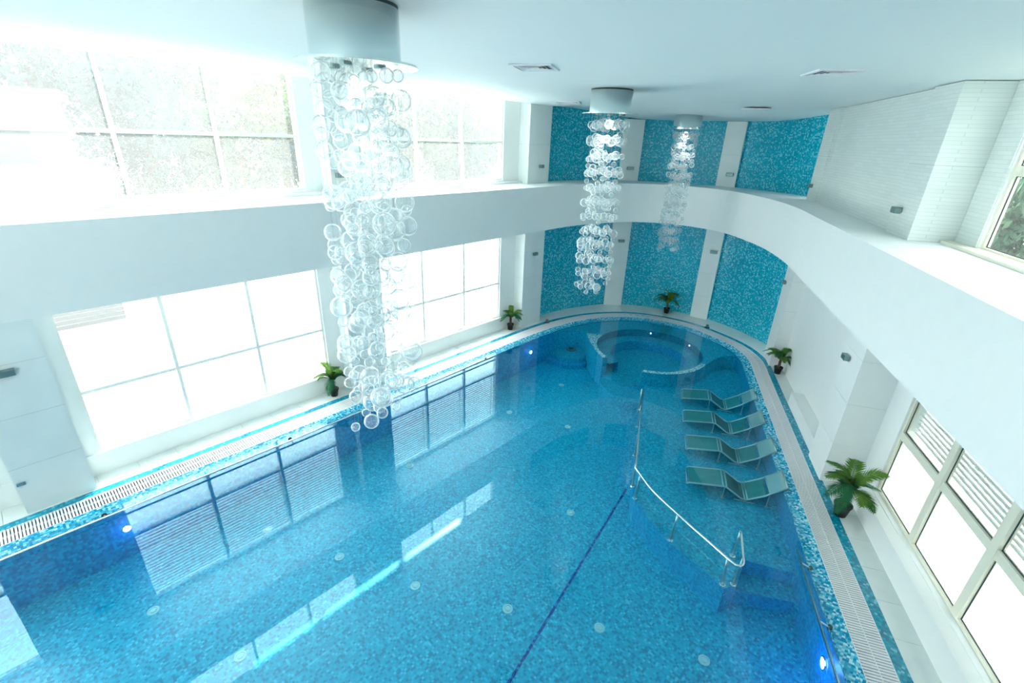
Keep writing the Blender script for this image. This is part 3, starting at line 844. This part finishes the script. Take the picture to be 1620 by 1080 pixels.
# loungers on the platform: s runs toward the right wall, heads just out of the water
prof = [(0.0, -0.38), (0.04, -0.34), (0.72, -0.25), (0.79, -0.26), (1.10, -0.46), (1.19, -0.48), (1.24, -0.46), (1.56, -0.26), (1.62, -0.20), (1.90, 0.03)]
HW = 0.29
def lounger_parts(e):
    def strip(name, i0, i1, m, inset=0.02, th=0.012):
        bm = bmesh.new()
        for a, b in zip(prof[i0:i1], prof[i0 + 1:i1 + 1]):
            hexa(bm, [(a[0], -HW + inset, a[1] - th), (b[0], -HW + inset, b[1] - th), (b[0], HW - inset, b[1] - th), (a[0], HW - inset, a[1] - th),
                      (a[0], -HW + inset, a[1]), (b[0], -HW + inset, b[1]), (b[0], HW - inset, b[1]), (a[0], HW - inset, a[1])])
        return obj(name, bm, m, e)
    strip('leg_panel', 1, 3, 'lounge'); strip('thigh_panel', 3, 5, 'lounge_dark'); strip('seat_panel', 5, 7, 'lounge'); strip('headrest', 8, 9, 'lounge_pale')
    for y in (-HW, HW):
        bm = bmesh.new(); tube(bm, [(s, y, z - 0.004) for s, z in prof], 0.02, 8); obj('side_tube', bm, 'lounge_frame', e, True)
    for s, z in (prof[0], prof[2], prof[3], prof[5], prof[6], prof[8], prof[9]):
        bm = bmesh.new(); tube(bm, [(s, -HW, z), (s, HW, z)], 0.017, 8); obj('cross_bar', bm, 'lounge_frame', e, True)
    for y in (-HW, HW):
        for s, z in ((0.75, -0.26), (1.62, -0.21)):
            bm = bmesh.new(); tube(bm, [(s, y, ZP), (s, y, z)], 0.016, 6); l = obj('leg', bm, 'lounge_frame', e)
            bm = bmesh.new(); tube(bm, [(s, y, ZP), (s, y, ZP + 0.012)], 0.04, 10); obj('foot', bm, 'lounge_frame', l)
        bm = bmesh.new(); tube(bm, [(0.98, y, ZP + 0.03), (1.38, y, ZP + 0.03)], 0.014, 6); obj('base_bar', bm, 'lounge_frame', e)
labs = ['submerged lounger nearest the viewer, first of four in the pool', 'second submerged lounger from the viewer in the row of four', 'third submerged lounger from the viewer in the row of four', 'submerged lounger farthest off, next to the whirlpool wall']
lpos = [(-2.73, 9.05), (-3.28, 10.25), (-3.86, 11.38), (-4.42, 12.52)]
first = None
for (x, y), lab in zip(lpos, labs):
    e = empty('pool_lounger', (x, y, 0), lab, 'lounger', 'loungers standing in the shallow water', rz=math.radians(25.5))
    if first is None:
        lounger_parts(e); first = e
    else:
        for ch in list(first.children):
            c = ch.copy(); COL.objects.link(c); c.parent = e
            for g in ch.children:
                d = g.copy(); COL.objects.link(d); d.parent = c

# ------------------------------------------------------------ chandeliers
bm = bmesh.new(); bmesh.ops.create_uvsphere(bm, u_segments=20, v_segments=12, radius=1.0)
me_ball = bpy.data.meshes.new('glass_ball'); bm.to_mesh(me_ball); bm.free()
me_ball.polygons.foreach_set('use_smooth', [True] * len(me_ball.polygons)); me_ball.materials.append(M['bubble'])
def chandelier(x, y, zc, zd, zbot, R, Rd, RB, row, rads, nmax, lab, seed, lean, jit=0.04, lamp=170):
    rg = random.Random(seed)
    e = empty('bubble_chandelier', (x, y, zc), lab, 'chandelier')
    h = zc - zd
    bm = bmesh.new(); lathe(bm, [(R * 0.985, -0.03), (R * 0.985, -0.002), (0, -0.002)], 48); obj('shadow_gap', bm, 'gasket', e, False)
    bm = bmesh.new(); lathe(bm, [(R * 0.9, -0.03), (R, -0.03), (R, -h)], 64); obj('drum', bm, 'chrome', e, True)
    bm = bmesh.new(); lathe(bm, [(0, -h), (Rd, -h), (Rd, -h - 0.018), (0, -h - 0.018)], 64); pl = obj('base_plate', bm, 'steel', e)
    for k in range(4):
        a = k * PI / 2 + 0.6
        bm = bmesh.new(); lathe(bm, [(0.055, -h - 0.018), (0.05, -h - 0.035), (0.03, -h - 0.03), (0, -h - 0.03)], 16, (R * 0.55 * math.cos(a), R * 0.55 * math.sin(a)))
        obj('downlight', bm, 'sconce', pl)
    sp = bpy.data.lights.new('ball_fill_spot', 'SPOT'); sp.energy = lamp; sp.spot_size = math.radians(70); sp.spot_blend = 0.6; sp.shadow_soft_size = 0.12; sp.color = (1, 0.99, 0.97)  # added fill spot to brighten the glass balls; downlights themselves stay unlit
    so = bpy.data.objects.new('ball_fill_spot', sp); COL.objects.link(so); so.parent = e; so.location = (0, 0, -h - 0.05)
    strings = []
    for rr, n in ((1.0, 15), (0.68, 10), (0.36, 6), (0.0, 1)):
        for k in range(n):
            a = 2 * PI * (k + 0.5 * (n % 2)) / n + rg.uniform(-.1, .1)
            strings.append((RB * rr * math.cos(a), RB * rr * math.sin(a)))
    wires = bmesh.new(); balls = []
    for sx, sy in strings:
        stagger = rg.choice((0, 0, 0.12, 0.25, 0.4)) + lean * (sx * 0.83 + sy * 0.55 + RB)
        zend = zbot + stagger
        z = zd - 0.16 - rg.uniform(0, row * 0.3)
        k = 0
        while z > zend:
            if rg.random() < 0.93:
                balls.append((sx, sy, z + rg.uniform(-jit, jit), rg.choice(rads)))
            if rg.random() < 0.2:
                balls.append((sx, sy, z - row * 0.5, min(rads)))
            z -= row * rg.choice((1, 1, 1, 1, 2))
        tube(wires, [(sx, sy, -h - 0.018), (sx, sy, zend - zc)], 0.0015, 3, False)
    tag(obj('suspension_wires', wires, 'wire', e), kind='stuff')
    rg.shuffle(balls)
    for bx, by, bz, br in balls[:nmax]:
        o = link('glass_ball', me_ball, None, e, (bx, by, bz - zc))
        o.scale = (br, br, br)
    return len(balls)
print('balls', chandelier(-4.42, 2.66, 7.43, 6.97, 3.0, 0.40, 0.55, 0.38, 0.30, (0.055, 0.065, 0.075, 0.085, 0.10, 0.115), 298, 'biggest glass bubble chandelier hanging nearest the viewer before the left windows', 3, 0.85, 0.13))
print('balls', chandelier(-6.19, 9.81, 7.43, 6.96, 2.78, 0.45, 0.60, 0.38, 0.33, (0.055, 0.065, 0.08, 0.095), 298, 'middle glass bubble chandelier hanging before the mosaic wall', 5, 0.35))
print('balls', chandelier(-6.83, 15.25, 7.25, 6.85, 3.15, 0.41, 0.46, 0.33, 0.29, (0.055, 0.065, 0.07, 0.08), 298, 'smallest looking glass bubble chandelier, farthest off over the whirlpool', 9, 0.0))

# ------------------------------------------------------------ wall lamps, vents, small fittings
def sconce(fr, p, q, z, lab, w=0.17):
    e = empty('wall_lamp', fr(p, q, z), lab, 'wall lamp', 'small box lamps on the piers')
    L = lambda a, b, c: fr(a, b, c) - e.location
    obj('back_plate', B(p - 0.012, p, q - w * 0.4, q + w * 0.4, z - 0.035, z + 0.035, fr=L), 'satin', e)
    bm = bmesh.new(); box(bm, p - 0.11, p - 0.012, q - w / 2, q + w / 2, z - 0.05, z + 0.05, fr=L)
    bmesh.ops.bevel(bm, geom=bm.edges[:], offset=0.006, segments=1, affect='EDGES'); obj('housing', bm, 'sconce', e)
    obj('lens', B(p - 0.105, p - 0.02, q - w / 2 + 0.01, q + w / 2 - 0.01, z - 0.053, z - 0.049, fr=L), 'black', e)
sconce(lp, 10.5, -0.52, 2.66, 'box lamp on the lower part of the nearest left pier', 0.3)
sconce(lp, 10.5, 5.62, 5.5, 'box lamp on the upper pier behind the biggest chandelier')
sconce(lp, 10.56, 12.78, 2.68, 'box lamp low on the pier left of the mosaic wall')
sconce(lp, 10.56, 12.84, 5.58, 'box lamp high on the pier left of the mosaic wall')
def pil(a, b):
    a, b = Vector((*a, 0)), Vector((*b, 0)); t = (b - a).normalized(); n = Vector((-t.y, t.x, 0))
    return lambda p, q, z: Vector(((a + t * q + n * p).x, (a + t * q + n * p).y, z))
f2, f3 = pil((-9.95, 16.86), (-9.4, 17.36)), pil((-6.76, 18.3), (-6.12, 18.40))
sconce(f2, 0.0, 0.40, 2.75, 'box lamp low on the pilaster behind the middle chandelier', 0.25)
sconce(f2, 0.0, 0.40, 5.5, 'box lamp high on the pilaster behind the middle chandelier', 0.25)
sconce(f3, 0.0, 0.42, 2.7, 'box lamp low on the pilaster right of the smallest chandelier', 0.25)
sconce(f3, 0.0, 0.42, 5.48, 'box lamp high on the pilaster right of the smallest chandelier', 0.25)
sconce(rp, 4.05, 16.05, 2.6, 'box lamp low on the white pier at the end of the mosaic wall')
sconce(rp, 4.05, 16.05, 5.45, 'box lamp high on the white pier at the end of the mosaic wall')
sconce(rp, 4.05, 10.22, 2.6, 'box lamp low on the pier beside the right window', 0.2)
sconce(rp, 4.05, 10.24, 5.47, 'box lamp high on the pier beside the right window', 0.2)
e = empty('wall_plate', lp(10.5, -0.85, 0.62), 'small blue grey plate low on the nearest left pier', 'plate')
obj('plate', B(-0.0, 0.012, -0.06, 0.06, -0.03, 0.03), 'satin', e); obj('cover', B(0.012, 0.03, -0.055, 0.055, -0.02, 0.02), 'socket', e)

def vent(x, y, ang, lab, w=0.66):
    e = empty('ceiling_vent', (x, y, zceil(x, y) - 0.001), lab, 'vent', 'square air vents in the ceiling', rz=ang)
    h = w / 2; b = bmesh.new()
    for a in ((-h, h, -h, -h + 0.05), (-h, h, h - 0.05, h), (-h, -h + 0.05, -h + 0.05, h - 0.05), (h - 0.05, h, -h + 0.05, h - 0.05)):
        box(b, *a, -0.022, 0.0)
    obj('frame', b, 'grate', e)
    obj('cavity', B(-h + 0.05, h - 0.05, -h + 0.05, h - 0.05, -0.003, -0.001), 'vent_dark', e)
    # four way blades: concentric tilted squares
    for k in range(4):
        r0 = h - 0.07 - k * 0.062
        for s in range(4):
            bm = bmesh.new()
            hexa(bm, [(-r0, r0, -0.02), (r0, r0, -0.02), (r0 - 0.03, r0 - 0.03, -0.005), (-r0 + 0.03, r0 - 0.03, -0.005),
                      (-r0, r0, -0.016), (r0, r0, -0.016), (r0 - 0.03, r0 - 0.03, -0.001), (-r0 + 0.03, r0 - 0.03, -0.001)])
            bmesh.ops.rotate(bm, verts=bm.verts[:], cent=(0, 0, 0), matrix=Matrix.Rotation(s * PI / 2, 3, 'Z'))
            obj('blade', bm, 'grate', e)
vent(-5.5, 6.42, math.radians(26), 'square air vent in the ceiling left of the middle chandelier')
vent(-1.89, 8.82, math.radians(34), 'square air vent in the ceiling at the right, largest in view')
vent(-9.25, 12.4, math.radians(30), 'thin looking air vent in the ceiling above the leftmost mosaic panel')
vent(-4.8, 14.75, math.radians(30), 'thin looking air vent in the ceiling right of the smallest chandelier')
for (x, y), lab in (((-10.25, 13.38), 'small dark fitting on the deck edge by the left end of the mosaic wall'), ((-5.75, 17.55), 'small dark fitting on the deck edge right of the far palm')):
    e = empty('deck_fitting', (x, y, 0.0), lab, 'deck fitting')
    bm = bmesh.new(); lathe(bm, [(0.09, 0), (0.09, 0.02), (0.05, 0.03), (0, 0.03)], 14); obj('base', bm, 'gasket', e)
    bm = bmesh.new(); lathe(bm, [(0.05, 0.03), (0.055, 0.11), (0.03, 0.13), (0, 0.13)], 12); obj('head', bm, 'sconce', e)

# ------------------------------------------------------------ potted palms
def frond_mesh(seed, droop):
    rg = random.Random(seed)
    bm = bmesh.new()
    P = []
    n = 15
    for i in range(n + 1):
        t = i / n
        P.append(Vector((0.03 + 0.60 * t, 0, 0.42 * math.sin(t * 2.0) * (1 - droop * t) - droop * 0.25 * t * t)))
    tube(bm, P, 0.006, 4)
    for i in range(1, n + 1):
        t = i / n
        d = (P[i] - P[i - 1]).normalized()
        ln = 0.20 * math.sin(PI * (0.15 + 0.8 * t)) + 0.03
        for s in (-1, 1):
            side = Vector((0, s, 0))
            for sh in (0.0, 0.5):
                a = P[i - 1].lerp(P[i], sh)
                tip = a + d * ln * 0.75 + side * ln * 0.75 + Vector((0, 0, -ln * (0.12 + rg.uniform(0, .2))))
                w = d * 0.016
                m_ = a.lerp(tip, 0.45) + Vector((0, 0, 0.012))
                v = [bm.verts.new(q) for q in (a - w * .5, a + w * .5, m_ + w, tip, m_ - w)]
                bm.faces.new((v[0], v[1], v[2], v[4])); bm.faces.new((v[4], v[2], v[3]))
    me = bpy.data.meshes.new('frond'); bm.to_mesh(me); bm.free()
    return me
FM = []
for k, (sd, dr, m) in enumerate(((1, 0.5, 'frond'), (2, 0.7, 'frond_blue'), (3, 0.2, 'frond'), (4, 0.9, 'frond_blue'))):
    me = frond_mesh(sd, dr); me.materials.append(M[m]); FM.append(me)
def palm(x, y, s, w, seed, lab):
    rg = random.Random(seed)
    e = empty('potted_palm', (x, y, 0), lab, 'potted palm', rz=rg.uniform(0, 6))
    bm = bmesh.new(); lathe(bm, [(0, 0), (0.085, 0), (0.12, 0.19), (0.13, 0.19), (0.13, 0.22), (0.11, 0.22), (0.105, 0.19), (0, 0.19)], 18)
    pot = obj('pot', bm, 'black', e, True)
    bm = bmesh.new(); lathe(bm, [(0.104, 0.185), (0.05, 0.2), (0, 0.205)], 12); obj('soil', bm, 'soil', pot)
    bm = bmesh.new()
    lathe(bm, [(0.04, 0.19), (0.048, 0.24), (0.036, 0.27), (0.045, 0.31), (0.034, 0.34), (0.044, 0.39), (0.032, 0.43), (0.04, 0.47), (0, 0.50)], 10)
    obj('trunk', bm, 'bark', e)
    n = 15
    for k in range(n):
        f = link('frond', FM[(2 if k % 5 == 4 else k % 4 if k % 4 != 2 else 0)], None, e, (0, 0, 0.46))
        f.rotation_euler = (rg.uniform(-.15, .15), rg.uniform(-.8, -.35) if k % 3 == 0 else rg.uniform(-.35, .12), k * 2 * PI / n * 2.4 + rg.uniform(-.2, .2))
        q = rg.uniform(0.75, 1.05) * w
        f.scale = (q, q, q)
    e.scale = (s, s, s)
palm(-10.66, 4.95, 0.98, 0.80, 1, 'potted palm on the left deck between the two lower windows')
palm(-10.72, 11.83, 1.0, 0.72, 2, 'potted palm on the left deck before the pier next to the mosaic wall')
palm(-7.62, 17.95, 0.98, 0.9, 3, 'potted palm standing before the middle mosaic panel at the far end')
palm(*rp(4.2, 14.95)[:2], 1.0, 0.85, 4, 'potted palm before the white pier right of the whirlpool')
palm(0.03, 9.55, 1.2, 0.86, 5, 'biggest potted palm on the right deck beside the right window')

# ------------------------------------------------------------ outdoors
bm = bmesh.new()
v = [bm.verts.new(p) for p in ((-70, -60, -0.4), (60, -60, -0.4), (60, 80, -0.4), (-70, 80, -0.4))]
bm.faces.new(v)
# the ground is open under the pool hall
bmesh.ops.delete(bm, geom=bm.faces[:], context='FACES_ONLY')
outer_ = [(-70, -60), (60, -60), (60, 80), (-70, 80)]
fp = [(-11.2, -6.9), tuple(rp(4.9, -2.8)[:2]), tuple(rp(4.9, 16.5)[:2]), (-3.3, 17.55), (-4.7, 18.4), (-6.4, 18.7), (-8.35, 18.4), (-9.5, 17.8), (-10.25, 17.1), (-11.0, 15.4), (-11.2, 13.2)]
bm.clear()
vs = [[bm.verts.new((*p, -0.4)) for p in poly] for poly in (outer_, fp)]
allv = vs[0] + vs[1]
for t in tessellate_polygon([[Vector((*p, 0)) for p in outer_], [Vector((*p, 0)) for p in fp]]):
    bm.faces.new([allv[i] for i in t])
tag(obj('ground', bm, 'pave'), 'pale paved ground outside the hall', 'ground', kind='structure')
def crown_mesh(seed, n=6500):
    rg = random.Random(seed)
    bm = bmesh.new()
    blobs = [(Vector((rg.uniform(-1.6, 1.6), rg.uniform(-1.6, 1.6), rg.uniform(-1.9, 1.9))), rg.uniform(0.9, 1.5)) for _ in range(11)]
    for i in range(n):
        c, r = rg.choice(blobs)
        d = Vector((rg.gauss(0, 1), rg.gauss(0, 1), rg.gauss(0, 1))).normalized()
        p = c + d * r * rg.uniform(0.65, 1.0)
        a = Vector((rg.gauss(0, 1), rg.gauss(0, 1), rg.gauss(0, 1))).normalized()
        b = a.cross(d + Vector((.01, .02, .03))).normalized()
        s = rg.uniform(0.07, 0.15)
        a = a * s; b = b * s * 0.55
        bm.faces.new([bm.verts.new(q) for q in (p - a, p + b, p + a, p - b)])
    me = bpy.data.meshes.new('crown'); bm.to_mesh(me); bm.free()
    return me
CM = {}
for k, m in (('a', 'leaf_a'), ('b', 'leaf_b'), ('c', 'leaf_c'), ('d', 'leaf_d')):
    me = crown_mesh(ord(k), 11000 if k == 'd' else 6500); me.materials.append(M[m]); CM[k] = me
bmt = bmesh.new(); tube(bmt, [(0, 0, 0), (0.1, 0.05, 2.0), (0.0, 0.1, 4.5)], 0.18, 8)
me_trunk = bpy.data.meshes.new('trunk'); bmt.to_mesh(me_trunk); bmt.free(); me_trunk.materials.append(M['bark'])
def tree(x, y, zc, sc, kind, lab):
    e = empty('tree', (x, y, -0.4), lab, 'tree', 'trees outside the windows', rz=x * 3.1 + y)
    t = link('trunk', me_trunk, None, e); tw = 0.5 if kind == 'd' else 1.2; t.scale = (tw, tw, (zc + 0.4) / 4.5)
    c = link('crown', CM[kind], None, e, (0, 0, zc + 0.4)); c.scale = (sc, sc, sc * (1.75 if kind == 'd' else 1.05))
K = {'d': 'dark green dense', 'a': 'grey green', 'b': 'yellowish', 'c': 'blue green'}
trees = [(-33.5, 3.0, 8.6, 1.6, 'c', 'behind the white house'), (-26.5, 5.5, 6.2, 0.95, 'c', 'just right of the white house'), (-26.0, 9.0, 5.2, 1.05, 'a', 'in the middle of the nearest upper left window'), (-27, 11.6, 6.9, 1.1, 'b', 'in the right part of the nearest upper left window'),
         (-26.0, 12.6, 3.4, 1.0, 'c', 'low in the right part of the nearest upper left window'), (-26.2, 15.6, 6.0, 1.15, 'a', 'behind the biggest chandelier'), (-26.5, 19.2, 6.2, 1.2, 'a', 'in the farther upper left window, left part'), (-26, 22.8, 5.2, 1.15, 'c', 'in the farther upper left window, right part'), (-27, 24.5, 6.8, 1.2, 'b', 'far back in the farther upper left window'),
         (-26.3, 5.3, 2.9, 0.75, 'a', 'low beside the white house'), (-30, 15.5, 7.4, 1.3, 'a', 'far back between the two upper left windows'), (-34, 8.8, 8.8, 1.35, 'a', 'far back in the nearest upper left window')]
for x, y, z, s, k, w in trees:
    tree(x, y, z, s, k, K[k] + ' leafy tree ' + w)
rt = [(9.3, q, 4.4, 0.84, 'd', w) for q, w in ((0.6, 'outside the right wall at the near end'), (3.2, 'outside the right wall behind the lower right corner pier'), (5.8, 'outside the middle panes of the right windows'), (8.4, 'outside the left panes of the right windows'), (11.0, 'outside the right wall behind the pier beside the window'), (13.4, 'seen through the upper right window, nearer one'), (15.8, 'seen through the upper right window, farther one'))]
for pq in rt:
    x, y = rp(pq[0], pq[1])[:2]; z, s, k, w = pq[2:]
    tree(x, y, z, s, k, K[k] + ' leafy tree ' + w)
# white house
hs = empty('white_house', (-22.5, -1.0, -0.4), 'white house with cornice and railed balcony seen through the nearest upper left window', 'house')
def hb(name, m, x0, x1, y0, y1, z0, z1, parent=hs):
    o = B(x0 + 22.5, x1 + 22.5, y0 + 1.0, y1 + 1.0, z0 + 0.4, z1 + 0.4)
    return obj(name, o, m, parent)
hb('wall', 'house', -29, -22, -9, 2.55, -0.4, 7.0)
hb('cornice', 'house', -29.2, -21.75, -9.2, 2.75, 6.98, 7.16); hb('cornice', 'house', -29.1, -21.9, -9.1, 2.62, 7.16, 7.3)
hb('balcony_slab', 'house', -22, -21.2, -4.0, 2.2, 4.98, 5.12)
wn = hb('window', 'house_dark', -22.02, -21.97, 0.2, 1.9, 6.28, 6.74)
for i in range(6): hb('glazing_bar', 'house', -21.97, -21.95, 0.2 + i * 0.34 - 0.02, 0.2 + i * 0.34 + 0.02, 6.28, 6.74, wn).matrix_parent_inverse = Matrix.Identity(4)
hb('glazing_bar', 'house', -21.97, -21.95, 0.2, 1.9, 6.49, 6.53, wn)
dr = hb('balcony_door', 'house_dark', -22.02, -21.97, 0.3, 1.6, 5.12, 6.1)
rb = hb('railing', 'rail_dark', -21.26, -21.22, -3.9, 2.1, 5.68, 5.74)
hb('railing', 'rail_dark', -21.26, -21.22, -3.9, 2.1, 5.16, 5.20)
for i in range(44):
    y = -3.9 + i * 0.139
    hb('baluster', 'rail_dark', -21.25, -21.23, y, y + 0.018, 5.2, 5.68)
# window portals, pool lamps and the added chandelier spots are above
